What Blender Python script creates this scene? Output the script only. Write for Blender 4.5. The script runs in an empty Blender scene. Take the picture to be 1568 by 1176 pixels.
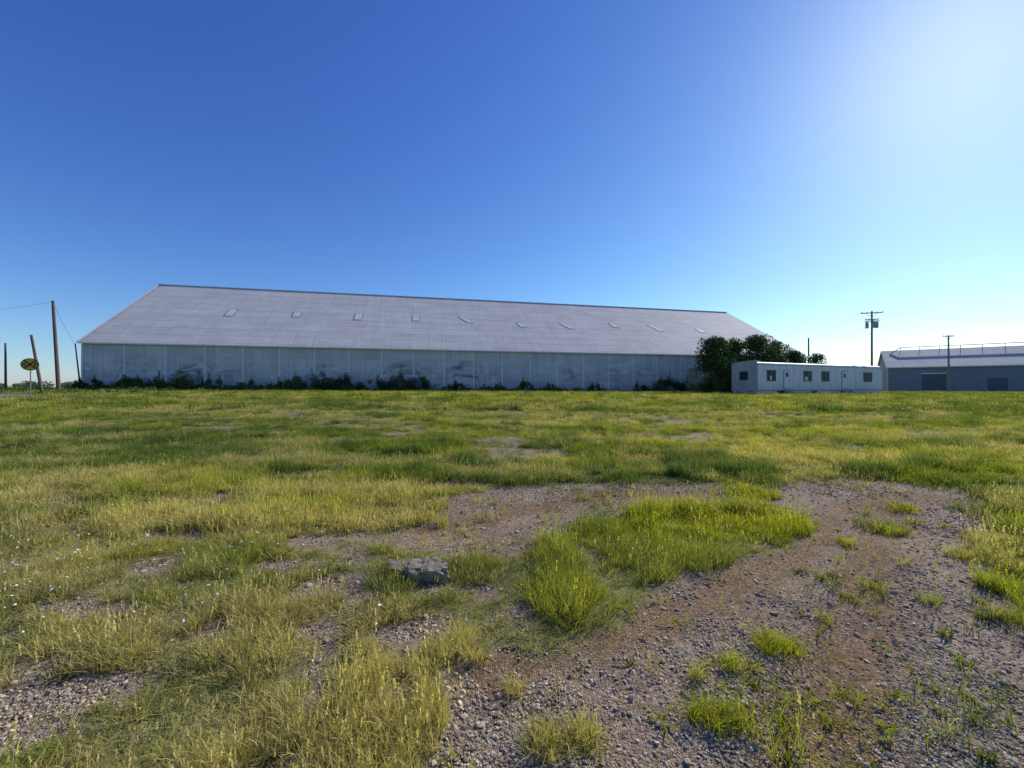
import bpy, math, random
import numpy as np
from mathutils import Vector, Matrix
random.seed(7); rng=np.random.default_rng(7)
scene=bpy.context.scene
COL=scene.collection
# ---------------------------------------------------------------- helpers
def hsh(ix,iy,seed):
    h=(ix.astype(np.int64)*374761393+iy.astype(np.int64)*668265263+seed*2147483647)&0xffffffff
    h=((h^(h>>13))*1274126177)&0xffffffff
    h=h^(h>>16)
    return (h&0xffffff)/float(0xffffff)
def vnoise(x,y,seed=0):
    x=np.asarray(x,float);y=np.asarray(y,float)
    ix=np.floor(x);iy=np.floor(y);fx=x-ix;fy=y-iy
    fx=fx*fx*(3-2*fx);fy=fy*fy*(3-2*fy)
    a=hsh(ix,iy,seed);b=hsh(ix+1,iy,seed);c=hsh(ix,iy+1,seed);d=hsh(ix+1,iy+1,seed)
    return (a*(1-fx)+b*fx)*(1-fy)+(c*(1-fx)+d*fx)*fy
def fbm(x,y,seed=0,o=4):
    s=0;amp=.5;t=0
    for i in range(o):
        s=s+amp*vnoise(x*2**i+17.3*i,y*2**i-9.1*i,seed+i);t+=amp;amp*=.5
    return s/t
def sstep(a,b,x):
    t=np.clip((x-a)/(b-a),0,1);return t*t*(3-2*t)
def inpoly(x,y,P):
    r=np.zeros(x.shape,bool);n=len(P);j=n-1
    for i in range(n):
        xi,yi=P[i];xj,yj=P[j]
        if yi!=yj:
            c=((yi>y)!=(yj>y))&(x<(xj-xi)*(y-yi)/(yj-yi)+xi)
            r^=c
        j=i
    return r
def polydist(x,y,P):
    d=np.full(x.shape,1e9)
    for (x0,y0),(x1,y1) in zip(P[:-1],P[1:]):
        vx,vy=x1-x0,y1-y0;t=np.clip(((x-x0)*vx+(y-y0)*vy)/(vx*vx+vy*vy),0,1)
        d=np.minimum(d,np.hypot(x-x0-t*vx,y-y0-t*vy))
    return d
TRACK=[(-.33,2.2),(-.25,1.67),(-.4,.8),(-.6,-4),(12,-4),(9,1.4),(3.25,2.45),(3.78,3.18),(4.77,4.12),(6.56,5.36),(7.0,6.1),(5.94,7.0),(4.38,6.75),(3.22,6.5),(1.82,6.7),(.16,6.6),(-.95,5.8),(-1.0,4.75),(-1.75,4.15),(-.52,3.78),(-.10,3.72),(.48,4.32),(1.30,4.98),(1.75,5.3),(3.5,5.35),(3.5,4.7),(2.95,4.1),(1.6,3.5),(1.09,2.98),(.74,2.6),(.39,2.48),(-.02,2.5)]
WHEEL=[[(-.1,2.25),(1.0,2.75),(2.6,3.75),(4.2,5.2),(5.6,5.9)],[(.3,.9),(2.2,2.5),(3.6,4.0),(4.9,5.2),(6.2,5.9)],[(-1.0,4.5),(0,5.2),(1.5,6.0),(3.5,6.0)]]
BARE=[(-3.15,2.95,.5,.14),(-2.5,2.12,.6,.16),(-2.3,1.85,.4,.1),(-1.42,3.12,.3,.18),(-.62,2.62,.28,.22),(-2.0,3.55,.3,.12),(-5.7,5.5,.7,.2),(-.35,3.12,.2,.1),(-1.3,6.6,.9,.25),(-3.6,4.3,.5,.12),(-6.5,3.9,.8,.2),(8.6,6.3,1.6,.25),(-.1,2.85,.2,.12),(.78,3.65,.13,.42),(2.1,7.6,1.6,.18),(-3.9,2.5,.4,.1),(5.5,8.0,1.8,.16)]
def grav(x,y):
    """bare gravel 0..1 in world metres"""
    x=np.asarray(x,float);y=np.asarray(y,float)
    wx=x+(fbm(x*2.2,y*2.2,3)-.5)*.5+(fbm(x*9,y*9,13)-.5)*.26; wy=y+(fbm(x*2.2,y*2.2,9)-.5)*.36+(fbm(x*9,y*9,23)-.5)*.2
    g=np.zeros(x.shape)
    offs=[(0,0),(.07,0),(-.07,0),(0,.06),(0,-.06)]
    for ox,oy in offs: g+=inpoly(wx+ox,wy+oy,TRACK)
    g/=5
    for bx,by,rx,ry in BARE:
        d=np.sqrt(((wx-bx)/rx)**2+((wy-by)/ry)**2)
        g=np.maximum(g,1-sstep(.75,1.25,d))
    n=fbm(x*1.9+5,y*1.9,31)
    near=1-sstep(5,9,np.hypot(x*.7,y))
    left=sstep(.63,.72,n)*near
    mid=sstep(.60,.70,fbm(x*.55+9,y*.9,37))*sstep(6,8,y)*(1-sstep(22,30,y))*.85
    return np.maximum(np.maximum(g,left),mid)
def hgt(x,y,g=None):
    x=np.asarray(x,float);y=np.asarray(y,float)
    s=sstep(8,42,y)
    z=s*(.85-.006*np.clip(x,-60,40))
    near=1-sstep(20,60,np.hypot(x,y))
    z=z+near*((fbm(x*.6,y*.6,41)-.5)*.10+(fbm(x*3,y*3,43)-.5)*.035)
    for P in WHEEL: z=z-.022*np.exp(-(polydist(x,y,P)/.16)**2)
    return z
def hz(x,y): return float(hgt(np.array([float(x)]),np.array([float(y)]))[0])

def newmat(name):
    m=bpy.data.materials.new(name);m.use_nodes=True
    nt=m.node_tree;nt.nodes.clear()
    o=nt.nodes.new('ShaderNodeOutputMaterial')
    return m,nt,o
def N(nt,t,**k):
    n=nt.nodes.new(t)
    for a,v in k.items(): setattr(n,a,v)
    return n
def L(nt,a,b): nt.links.new(a,b)
def ramp(nt,fac,stops):
    r=N(nt,'ShaderNodeValToRGB')
    e=r.color_ramp.elements
    while len(e)<len(stops): e.new(.5)
    for i,(p,c) in enumerate(stops):
        e[i].position=p;e[i].color=(c[0],c[1],c[2],1)
    if fac is not None: L(nt,fac,r.inputs[0])
    return r
def mixc(nt,fac,a,b,mode='MIX'):
    m=N(nt,'ShaderNodeMix',data_type='RGBA',blend_type=mode)
    for sock,v in ((m.inputs[0],fac),(m.inputs[6],a),(m.inputs[7],b)):
        if isinstance(v,(int,float)): sock.default_value=v
        elif isinstance(v,tuple): sock.default_value=(v[0],v[1],v[2],1)
        else: L(nt,v,sock)
    return m.outputs[2]
def math_(nt,op,a,b=None):
    n=N(nt,'ShaderNodeMath',operation=op)
    for i,v in enumerate((a,b)):
        if v is None: continue
        if isinstance(v,(int,float)): n.inputs[i].default_value=v
        else: L(nt,v,n.inputs[i])
    return n.outputs[0]
def noise(nt,vec,scale,detail=4,rough=.55,dist=0):
    n=N(nt,'ShaderNodeTexNoise');n.inputs['Scale'].default_value=scale;n.inputs['Detail'].default_value=detail
    n.inputs['Roughness'].default_value=rough;n.inputs['Distortion'].default_value=dist
    if vec is not None: L(nt,vec,n.inputs['Vector'])
    return n.outputs['Fac']
def mapping(nt,vec,scale=(1,1,1),loc=(0,0,0),rot=(0,0,0)):
    m=N(nt,'ShaderNodeMapping');m.inputs['Scale'].default_value=scale;m.inputs['Location'].default_value=loc;m.inputs['Rotation'].default_value=rot
    L(nt,vec,m.inputs['Vector']);return m.outputs[0]
def simple(name,col,rough=.7,metal=0,var=.25,scale=3,bump=.0,spec=.3):
    m,nt,o=newmat(name)
    p=N(nt,'ShaderNodeBsdfPrincipled');p.inputs['Roughness'].default_value=rough;p.inputs['Metallic'].default_value=metal
    p.inputs['Specular IOR Level'].default_value=spec
    tc=N(nt,'ShaderNodeTexCoord')
    n=noise(nt,tc.outputs['Object'],scale,6,.65)
    lo=tuple(c*(1-var) for c in col);hi=tuple(min(1,c*(1+var)) for c in col)
    r=ramp(nt,n,[(.3,lo),(.7,hi)])
    L(nt,r.outputs[0],p.inputs['Base Color'])
    if bump:
        b=N(nt,'ShaderNodeBump');b.inputs['Strength'].default_value=bump;b.inputs['Distance'].default_value=.02
        L(nt,n,b.inputs['Height']);L(nt,b.outputs[0],p.inputs['Normal'])
    L(nt,p.outputs[0],o.inputs[0]);return m
def mk(name,verts,faces,mat=None,parent=None,coll=None,smooth=False):
    me=bpy.data.meshes.new(name);me.from_pydata([tuple(v) for v in verts],[],faces);me.update()
    ob=bpy.data.objects.new(name,me)
    (coll or COL).objects.link(ob)
    if mat is not None:
        for m in (mat if isinstance(mat,list) else [mat]): me.materials.append(m)
    if parent: ob.parent=parent
    if smooth: me.polygons.foreach_set('use_smooth',[True]*len(me.polygons))
    return ob
def empty(name,loc=(0,0,0),rz=0):
    e=bpy.data.objects.new(name,None);COL.objects.link(e);e.location=loc;e.rotation_euler=(0,0,rz);e.empty_display_size=.3
    return e
class MB:
    def __init__(s): s.v=[];s.f=[];s.mi=[]
    def box(s,x0,x1,y0,y1,z0,z1,mi=0):
        b=len(s.v)
        s.v+=[(x0,y0,z0),(x1,y0,z0),(x1,y1,z0),(x0,y1,z0),(x0,y0,z1),(x1,y0,z1),(x1,y1,z1),(x0,y1,z1)]
        for f in [(3,2,1,0),(4,5,6,7),(0,1,5,4),(1,2,6,5),(2,3,7,6),(3,0,4,7)]:
            s.f.append(tuple(b+i for i in f));s.mi.append(mi)
    def tube(s,p0,p1,r0,r1,n=8,mi=0,cap=True):
        p0=Vector(p0);p1=Vector(p1);d=(p1-p0).normalized()
        a=d.orthogonal().normalized();c=d.cross(a);b=len(s.v)
        for p,r in ((p0,r0),(p1,r1)):
            for i in range(n):
                t=2*math.pi*i/n;s.v.append(tuple(p+a*math.cos(t)*r+c*math.sin(t)*r))
        for i in range(n):
            j=(i+1)%n;s.f.append((b+i,b+j,b+n+j,b+n+i));s.mi.append(mi)
        if cap:
            s.f.append(tuple(b+i for i in reversed(range(n))));s.mi.append(mi)
            s.f.append(tuple(b+n+i for i in range(n)));s.mi.append(mi)
    def quad(s,a,b_,c,d,mi=0):
        b=len(s.v);s.v+=[a,b_,c,d];s.f.append((b,b+1,b+2,b+3));s.mi.append(mi)
    def build(s,name,mats,parent=None,coll=None,smooth=False):
        ob=mk(name,s.v,s.f,mats,parent,coll,smooth)
        ob.data.polygons.foreach_set('material_index',s.mi);return ob
def bevel(ob,w,seg=2):
    m=ob.modifiers.new('bevel','BEVEL');m.width=w;m.segments=seg;m.limit_method='ANGLE'

# ---------------------------------------------------------------- camera, sky, sun
cam=bpy.data.cameras.new('camera');cam.lens=14.0;cam.sensor_width=36;cam.clip_end=8000;cam.clip_start=.05
co=bpy.data.objects.new('camera',cam);COL.objects.link(co);scene.camera=co
co.location=(0,0,1.6);co.rotation_euler=(math.radians(90.47),0,0)
SA=math.radians(49.6);SE=math.radians(31.6)
sd=Vector((math.sin(SA)*math.cos(SE),math.cos(SA)*math.cos(SE),math.sin(SE)))
sun=bpy.data.lights.new('sun','SUN');sun.energy=5.0;sun.angle=math.radians(.5);sun.color=(1,.95,.87)
so=bpy.data.objects.new('sun',sun);COL.objects.link(so);so.rotation_euler=sd.to_track_quat('Z','Y').to_euler();so.location=(60,50,60)
w=bpy.data.worlds.new('World');scene.world=w;w.use_nodes=True;nt=w.node_tree;nt.nodes.clear()
sky=N(nt,'ShaderNodeTexSky',sky_type='NISHITA');sky.sun_disc=False;sky.sun_elevation=SE;sky.sun_rotation=SA
sky.air_density=1.0;sky.dust_density=.25;sky.ozone_density=3.2;sky.altitude=0
# grade the physical sky: soft highlight roll-off, then a per-channel response curve (camera-like saturation)
vm=N(nt,'ShaderNodeVectorMath',operation='MULTIPLY_ADD');vm.inputs[1].default_value=(.003,.006,.014);vm.inputs[2].default_value=(1,1,1);L(nt,sky.outputs[0],vm.inputs[0])
dv=N(nt,'ShaderNodeVectorMath',operation='DIVIDE');L(nt,sky.outputs[0],dv.inputs[0]);L(nt,vm.outputs[0],dv.inputs[1])
sc=N(nt,'ShaderNodeSeparateXYZ');L(nt,dv.outputs[0],sc.inputs[0]);cc=N(nt,'ShaderNodeCombineXYZ')
for i,(a_,g_) in enumerate(((.76,1.34),(.88,1.26),(1.05,.88))):
    v=math_(nt,'MULTIPLY',sc.outputs[i],.145);v=math_(nt,'POWER',v,g_);v=math_(nt,'MULTIPLY',v,a_/.15);L(nt,v,cc.inputs[i])
bg=N(nt,'ShaderNodeBackground');bg.inputs[1].default_value=.15
wo=N(nt,'ShaderNodeOutputWorld');L(nt,cc.outputs[0],bg.inputs[0]);L(nt,bg.outputs[0],wo.inputs[0])
scene.view_settings.view_transform='Standard';scene.view_settings.look='None';scene.view_settings.exposure=0

# ---------------------------------------------------------------- ground
def axis(lo,hi,n,k):
    a=math.asinh(lo/k);b=math.asinh(hi/k)
    return np.sinh(np.linspace(a,b,n))*k
xs=axis(-3500,3500,560,4.5)
ys=np.concatenate([np.array([-200,-60,-20,-8,-3,-1.]),axis(0.2,4500,520,5.0)])
XX,YY=np.meshgrid(xs,ys);X=XX.ravel();Y=YY.ravel()
G=grav(X,Y);Z=hgt(X,Y)-G*.015
DT=np.zeros(X.shape)
for P_ in WHEEL: DT=np.maximum(DT,np.exp(-(polydist(X,Y,P_)/.24)**2))
DT=np.clip(DT*(.6+fbm(X*3,Y*3,19)),0,1)
nx=len(xs);ny=len(ys)
idx=np.arange(nx*ny).reshape(ny,nx)
F=np.stack([idx[:-1,:-1],idx[:-1,1:],idx[1:,1:],idx[1:,:-1]],-1).reshape(-1,4)
me=bpy.data.meshes.new('ground');me.from_pydata(np.stack([X,Y,Z],1).tolist(),[],F.tolist());me.update()
at=me.attributes.new('gravel','FLOAT','POINT');at.data.foreach_set('value',G.astype(np.float32))
at=me.attributes.new('dirt','FLOAT','POINT');at.data.foreach_set('value',DT.astype(np.float32))
me.polygons.foreach_set('use_smooth',[True]*len(me.polygons))
ground=bpy.data.objects.new('ground',me);COL.objects.link(ground)
m,nt,o=newmat('ground_soil_gravel')
geo=N(nt,'ShaderNodeNewGeometry');pos=geo.outputs['Position']
p=N(nt,'ShaderNodeBsdfPrincipled');p.inputs['Roughness'].default_value=.95;p.inputs['Specular IOR Level'].default_value=.15
a=N(nt,'ShaderNodeAttribute',attribute_name='gravel');ad=N(nt,'ShaderNodeAttribute',attribute_name='dirt')
vo=N(nt,'ShaderNodeTexVoronoi');vo.inputs['Scale'].default_value=60;L(nt,pos,vo.inputs['Vector'])
vo2=N(nt,'ShaderNodeTexVoronoi');vo2.inputs['Scale'].default_value=130;L(nt,pos,vo2.inputs['Vector'])
sep=N(nt,'ShaderNodeSeparateColor');L(nt,vo.outputs['Color'],sep.inputs[0])
gr=ramp(nt,sep.outputs[0],[(0,(.19,.145,.10)),(.45,(.30,.235,.17)),(.8,(.40,.32,.24)),(1,(.54,.46,.37))])
big=noise(nt,pos,1.3,5)
gcol=mixc(nt,.8,gr.outputs[0],ramp(nt,big,[(.3,(.70,.60,.50)),(.7,(1.1,1.02,.92))]).outputs[0],'MULTIPLY')
gcol=mixc(nt,ad.outputs['Fac'],gcol,mixc(nt,1,gcol,(.76,.65,.54),'MULTIPLY'))
n1=noise(nt,pos,.22,6,.6);n2=noise(nt,pos,6,5,.7)
grs=ramp(nt,n1,[(.3,(.10,.135,.022)),(.5,(.18,.20,.035)),(.7,(.28,.26,.09))])
thatch=ramp(nt,n2,[(.3,(.09,.09,.03)),(.5,(.20,.19,.07)),(.7,(.32,.27,.14))])
cd=N(nt,'ShaderNodeVectorMath',operation='LENGTH');L(nt,pos,cd.inputs[0])
mr=N(nt,'ShaderNodeMapRange');mr.inputs[1].default_value=7;mr.inputs[2].default_value=30;L(nt,cd.outputs['Value'],mr.inputs[0])
gcol2=mixc(nt,mr.outputs[0],thatch.outputs[0],grs.outputs[0])
L(nt,mixc(nt,a.outputs['Fac'],gcol2,gcol),p.inputs['Base Color'])
b=N(nt,'ShaderNodeBump');b.inputs['Strength'].default_value=.8;b.inputs['Distance'].default_value=.01
L(nt,math_(nt,'MULTIPLY',math_(nt,'ADD',vo.outputs['Distance'],vo2.outputs['Distance']),-1),b.inputs['Height']);L(nt,b.outputs[0],p.inputs['Normal']);L(nt,p.outputs[0],o.inputs[0])
me.materials.append(m)

# ---------------------------------------------------------------- instancing
def scatter(name,pts,rot,scl,ids,colr,coll):
    n=len(pts)
    me=bpy.data.meshes.new(name);me.vertices.add(n);me.vertices.foreach_set('co',pts.astype(np.float32).ravel())
    for nm,ty,arr,key in (('rot','FLOAT_VECTOR',rot,'vector'),('scl','FLOAT_VECTOR',scl,'vector'),('idx','INT',ids,'value'),('tint','FLOAT_VECTOR',colr,'vector')):
        A=me.attributes.new(nm,ty,'POINT');A.data.foreach_set(key,np.ascontiguousarray(arr).astype(np.int32 if ty=='INT' else np.float32).ravel())
    ob=bpy.data.objects.new(name,me);COL.objects.link(ob)
    ng=bpy.data.node_groups.new(name+'_scatter','GeometryNodeTree')
    ng.interface.new_socket('Geometry',in_out='INPUT',socket_type='NodeSocketGeometry')
    ng.interface.new_socket('Geometry',in_out='OUTPUT',socket_type='NodeSocketGeometry')
    gi=ng.nodes.new('NodeGroupInput');go=ng.nodes.new('NodeGroupOutput')
    ip=ng.nodes.new('GeometryNodeInstanceOnPoints');ci=ng.nodes.new('GeometryNodeCollectionInfo')
    ci.inputs['Collection'].default_value=coll;ci.inputs['Separate Children'].default_value=True;ci.inputs['Reset Children'].default_value=True
    ng.links.new(gi.outputs[0],ip.inputs['Points']);ng.links.new(ci.outputs[0],ip.inputs['Instance'])
    ip.inputs['Pick Instance'].default_value=True
    for nm,ty,sk in (('idx','INT','Instance Index'),('rot','FLOAT_VECTOR','Rotation'),('scl','FLOAT_VECTOR','Scale')):
        na=ng.nodes.new('GeometryNodeInputNamedAttribute');na.data_type=ty;na.inputs['Name'].default_value=nm
        ng.links.new(na.outputs[0],ip.inputs[sk])
    ng.links.new(ip.outputs[0],go.inputs[0])
    md=ob.modifiers.new('scatter','NODES');md.node_group=ng
    return ob
def leafmat(name,trans=.4):
    m,nt,o=newmat(name)
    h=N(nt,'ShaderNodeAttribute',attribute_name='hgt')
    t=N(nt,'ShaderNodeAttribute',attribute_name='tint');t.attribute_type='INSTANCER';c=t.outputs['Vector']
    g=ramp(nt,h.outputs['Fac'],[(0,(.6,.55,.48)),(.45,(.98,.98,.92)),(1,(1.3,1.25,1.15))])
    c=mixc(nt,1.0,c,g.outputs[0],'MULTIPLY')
    p=N(nt,'ShaderNodeBsdfDiffuse')
    tr=N(nt,'ShaderNodeBsdfTranslucent');mx=N(nt,'ShaderNodeMixShader');mx.inputs[0].default_value=trans
    L(nt,c,p.inputs[0])
    c2=mixc(nt,1.0,c,(1.3,1.3,.6),'MULTIPLY');L(nt,c2,tr.inputs[0])
    L(nt,p.outputs[0],mx.inputs[1]);L(nt,tr.outputs[0],mx.inputs[2]);L(nt,mx.outputs[0],o.inputs[0]);return m
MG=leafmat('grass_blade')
def blades(name,n,rad,h,wd,lean,coll,segs=3,hv=.4,mats=None,heads=0,flowers=0):
    V=[];Fc=[];H=[];MI=[]
    for i in range(n):
        a=random.uniform(0,6.283);r=rad*math.sqrt(random.random())
        bx,by=r*math.cos(a),r*math.sin(a)
        la=a+random.gauss(0,.9);ln=abs(random.gauss(lean,lean*.6));hh=h*random.uniform(1-hv,1+hv)
        ww=wd*random.uniform(.6,1.3);fa=random.uniform(0,3.14);cx,cy=math.cos(fa),math.sin(fa)
        b=len(V)
        for s in range(segs+1):
            t=s/segs;off=ln*hh*t*t;z=hh*(t-.25*ln*t*t)
            wf=ww*(1-t**1.6)*.5+.0003
            px,py=bx+math.cos(la)*off,by+math.sin(la)*off
            V+= [(px-cx*wf,py-cy*wf,z-.01),(px+cx*wf,py+cy*wf,z-.01)];H+=[t,t]
        for s in range(segs):
            q=b+2*s;Fc.append((q,q+1,q+3,q+2));MI.append(0)
        if i<heads:
            for k in range(5):
                zz=z+k*.012*h/.2;rr=.006*h/.2;ang=random.uniform(0,3.14);bb=len(V)
                V+=[(px-math.cos(ang)*rr,py-math.sin(ang)*rr,zz),(px,py,zz-rr),(px+math.cos(ang)*rr,py+math.sin(ang)*rr,zz),(px,py,zz+rr*2.4)];H+=[1,1,1,1]
                Fc.append((bb,bb+1,bb+2,bb+3));MI.append(0)
        if i<flowers:
            bb=len(V);rr=.009;k=7
            V.append((px,py,z+.004));H.append(1)
            for q in range(k):
                t=q*6.283/k;V.append((px+rr*math.cos(t),py+rr*math.sin(t),z+random.uniform(-.006,.006)));H.append(1)
            for q in range(k): Fc.append((bb,bb+1+q,bb+1+(q+1)%k));MI.append(1)
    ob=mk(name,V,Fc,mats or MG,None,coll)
    A=ob.data.attributes.new('hgt','FLOAT','POINT');A.data.foreach_set('value',np.array(H,np.float32))
    ob.data.polygons.foreach_set('material_index',MI)
    return ob
gc=bpy.data.collections.new('grass_tufts')
MW=simple('petal_white',(.75,.75,.72),.6,var=.05);MY=simple('petal_yellow',(.7,.55,.03),.6,var=.1)
k=0
def nm(): 
    global k;k+=1;return 'tuft_%02d'%(k-1)
for i in range(4): blades(nm(),9,.04,.095,.0036,.6,gc)             #0-3 near
for i in range(4): blades(nm(),16,.10,.13,.009,.55,gc,segs=2,heads=3 if i>1 else 0)  #4-7 mid
for i in range(4): blades(nm(),26,.38,.20,.03,.5,gc,segs=2)  #8-11 far
for i in range(2): blades(nm(),12,.03,.045,.013,1.1,gc,segs=2)        #12-13 broadleaf weeds
for i in range(2): blades(nm(),4,.04,.17,.0022,.35,gc,heads=4)   #14-15 seed stalks
blades(nm(),6,.05,.10,.003,.3,gc,mats=[MG,MW],flowers=2)         #16 white
blades(nm(),6,.05,.13,.003,.3,gc,mats=[MG,MY],flowers=3)         #17 yellow

def blob(x,y,bx,by,rx,ry): return np.exp(-(((x-bx)/rx)**2+((y-by)/ry)**2))
Nn=250000
Yr=1.15*(80/1.15)**rng.random(Nn)
Xr=(rng.random(Nn)*2-1)*(1.34*Yr+.9)
g=grav(Xr,Yr)
cl=fbm(Xr*2.5,Yr*2.5,51)            # clump noise
cl2=fbm(Xr*.7,Yr*.7,57)
clm=fbm(Xr*.9+3,Yr*1.3,59)
keep=rng.random(Nn)<np.clip(Yr/4.2,.0,1)
ISL=[(-1.9,3.95),(-.4,3.75),(.5,4.35),(1.4,5.2),(3.5,5.35),(3.4,4.3),(1.6,3.45),(.75,2.6),(0,2.5),(-1.0,3.0)]
isl=inpoly(Xr,Yr,ISL).astype(float)
leftn=1-sstep(-.6,.3,Xr)
mat_=.12+.88*sstep(.40,.58,cl)
mat_=np.maximum(mat_,leftn*(.36+.45*sstep(.38,.52,cl)))
mat_=np.maximum(mat_,isl*(.36+.5*sstep(.40,.56,cl)))
mat_=np.maximum(mat_,isl*blob(Xr,Yr,2.4,4.5,1.4,.7)*.9)
dens=np.where(g>.5,(Yr>6.5)*.12,1-g)*np.where(Yr<9,mat_+(1-mat_)*sstep(5.5,10,Yr)*.8,.35+.65*sstep(.36,.52,clm))
TUFT=[(1.62,2.45,.12),(1.02,2.22,.05),(1.25,2.28,.06),(.95,1.95,.10),(1.12,1.92,.09),(.32,1.82,.09),(.15,1.78,.10),(3.07,2.95,.07),(4.25,4.45,.15),(3.4,4.1,.12),(3.45,2.75,.09),(2.9,3.2,.07),(2.55,3.0,.09),(5.2,5.3,.15),(4.3,3.75,.18),(.02,2.12,.05),(2.2,2.75,.07),(3.6,6.0,.3),(4.0,2.95,.2),(4.6,3.3,.25)]
tq=np.zeros(Nn)
for tx,ty,tr in TUFT:
    tq=np.maximum(tq,1-sstep(.5,1.15,np.hypot(Xr-tx,(Yr-ty)*1.1)/tr+(cl-.5)))
dens=np.maximum(dens,tq*.85)
dens=np.maximum(dens,(g>.3)*sstep(.58,.72,fbm(Xr*1.5,Yr*1.5,77))*.10*(Yr>1.6))
dens=np.maximum(dens,(g>.3)*.008)
rk=np.hypot((Xr+.72)/.17,(Yr-3.31)/.14)
dens*=sstep(.85,1.15,rk)
ok=keep&(rng.random(Nn)<dens)
dB=np.array([.975,.2227]);nB=np.array([-.2227,.975]);PL=np.array([-48.6,45.0])
sB=(Xr-PL[0])*dB[0]+(Yr-PL[1])*dB[1];tB=(Xr-PL[0])*nB[0]+(Yr-PL[1])*nB[1]
ok&=~((sB>-.1)&(sB<101)&(tB>-.1))
sT=(Xr-27.1)*.9237+(Yr-44)*.3835;tT=-(Xr-27.1)*.3835+(Yr-44)*.9237
ok&=~((sT>-.1)&(sT<24.3)&(tT>0)&(tT<3.1))
ok&=~((Yr<33+ .3*(-Xr-37))&(Yr>28+.3*(-Xr-37))&(Xr<-37))
Xr=Xr[ok];Yr=Yr[ok];cl=cl[ok];cl2=cl2[ok];clm=clm[ok];tq=tq[ok];g=g[ok];isl=isl[ok];leftn=leftn[ok];n=len(Xr)
print('grass instances',n)
R=rng.random(n)
ids=np.where(Yr<6,rng.integers(0,4,n),np.where(Yr<22,rng.integers(4,8,n),rng.integers(8,12,n)))
blend=(Yr>4.5)&(Yr<8);ids=np.where(blend&(R<.5),rng.integers(4,8,n),ids)
weed=(Yr<14)&(R>.84)&(tq<.2)&(isl<.5);ids=np.where(weed,rng.integers(12,14,n),ids)
stalk=(Yr<22)&(R<.04)&(tq<.2);ids=np.where(stalk,rng.integers(14,16,n),ids)
R2=rng.random(n)
wf=(R2<.016)&(Xr<-.3*Yr)&(Yr<9)&(Yr>2.6)&(fbm(Xr*.9,Yr*.9,61)>.46);ids=np.where(wf,16,ids)
yf=(R2>.95)&(Xr>.35*Yr)&(Yr>8)&(Yr<24)&(fbm(Xr*.4,Yr*.4,63)>.5);ids=np.where(yf,17,ids)
straw=np.zeros(n)
for q in [(-1.6,2.5,.9,.4),(-1.2,5.3,.9,.5),(5.6,8.8,3,.8),(12.3,10,2.5,1),(.3,8.9,1.6,.6),(6,17,5,1.5),(-2.5,2.2,.6,.25),(-.8,2.0,.5,.2),(-3.6,3.3,1,.3),(-7,7,2,.5),(2,12,3,.8),(14,13,4,.8),(-3,6,1.6,.5),(-14,21,8,1.5)]:
    straw=np.maximum(straw,blob(Xr,Yr,*q))
straw=np.clip(straw*.95+sstep(.46,.62,fbm(Xr*.4,Yr*1.1,71))*.85,0,1)
deep=sstep(.45,.60,fbm(Xr*.3,Yr*.7,81))
deep=np.maximum(deep*.85,blob(Xr,Yr,-9,11,8,3.5))
deep=np.maximum(deep,.9*blob(Xr,Yr,-.6,3.4,1.2,.4))
yel=np.maximum(blob(Xr,Yr,2.2,4.5,1.3,.6),blob(Xr,Yr,.9,2.9,.7,.4))
yel=np.maximum(yel,blob(Xr,Yr,9,14,8,3)*.95);yel=np.maximum(yel,(tq>.2)*.9)
yel=np.maximum(yel,blob(Xr,Yr,0,36,40,8)*.6)
c_y=np.array([.34,.36,.035]);c_g=np.array([.19,.235,.04]);c_d=np.array([.08,.135,.045]);c_s=np.array([.56,.47,.24])
mixv=lambda a,b,t:a*(1-t[:,None])+b*t[:,None]
C=np.tile(c_g,(n,1));C=mixv(C,c_y,sstep(.40,.58,cl2)*.9);C=mixv(C,c_d,deep*.8);C=mixv(C,c_y,np.clip(yel*.85,0,1))
C=mixv(C,c_s,np.clip(straw*(.35+rng.random(n)*.65)*(1-.7*isl),0,1))
C=np.where((rng.random(n)<.05+.22*leftn*(Yr<6))[:,None],mixv(C,c_s,np.full(n,.8)),C)
C=np.where(((isl>.5)&(rng.random(n)<.3)&(Xr<1.2))[:,None],mixv(C,c_d,np.full(n,.7)),C)
dk=(Yr>7)&(fbm(Xr*1.1,Yr*1.6,95)>.65)
C=np.where(dk[:,None],mixv(C,c_d,np.full(n,.75)),C)
C*=(.7+.6*rng.random(n))[:,None]
C=np.where(weed[:,None],C*.75,C)
hsc=.5+.75*sstep(.35,.65,cl)
hsc*=1-.2*leftn*(Yr<4)
hsc*=1+.35*isl*blob(Xr,Yr,2.4,4.5,1.4,.7)
hsc=np.where(dk,hsc*1.6,hsc)
hsc=np.where(tq>.2,.6+.4*rng.random(n),hsc)
hsc*=(.75+.5*rng.random(n))
hsc=np.where(ids==17,hsc*1.3,hsc);hsc=np.where((ids==16),.9,hsc)
sxy=np.clip(.8+.5*rng.random(n),.5,2)*np.where(Yr>45,1.5,1)
scl=np.stack([sxy,sxy,hsc],1)
rot=np.stack([rng.normal(0,.12,n),rng.normal(0,.12,n),rng.random(n)*6.283],1)
P=np.stack([Xr,Yr,hgt(Xr,Yr)-.004],1)
scatter('grass',P,rot,scl,ids,C,gc)

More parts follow.
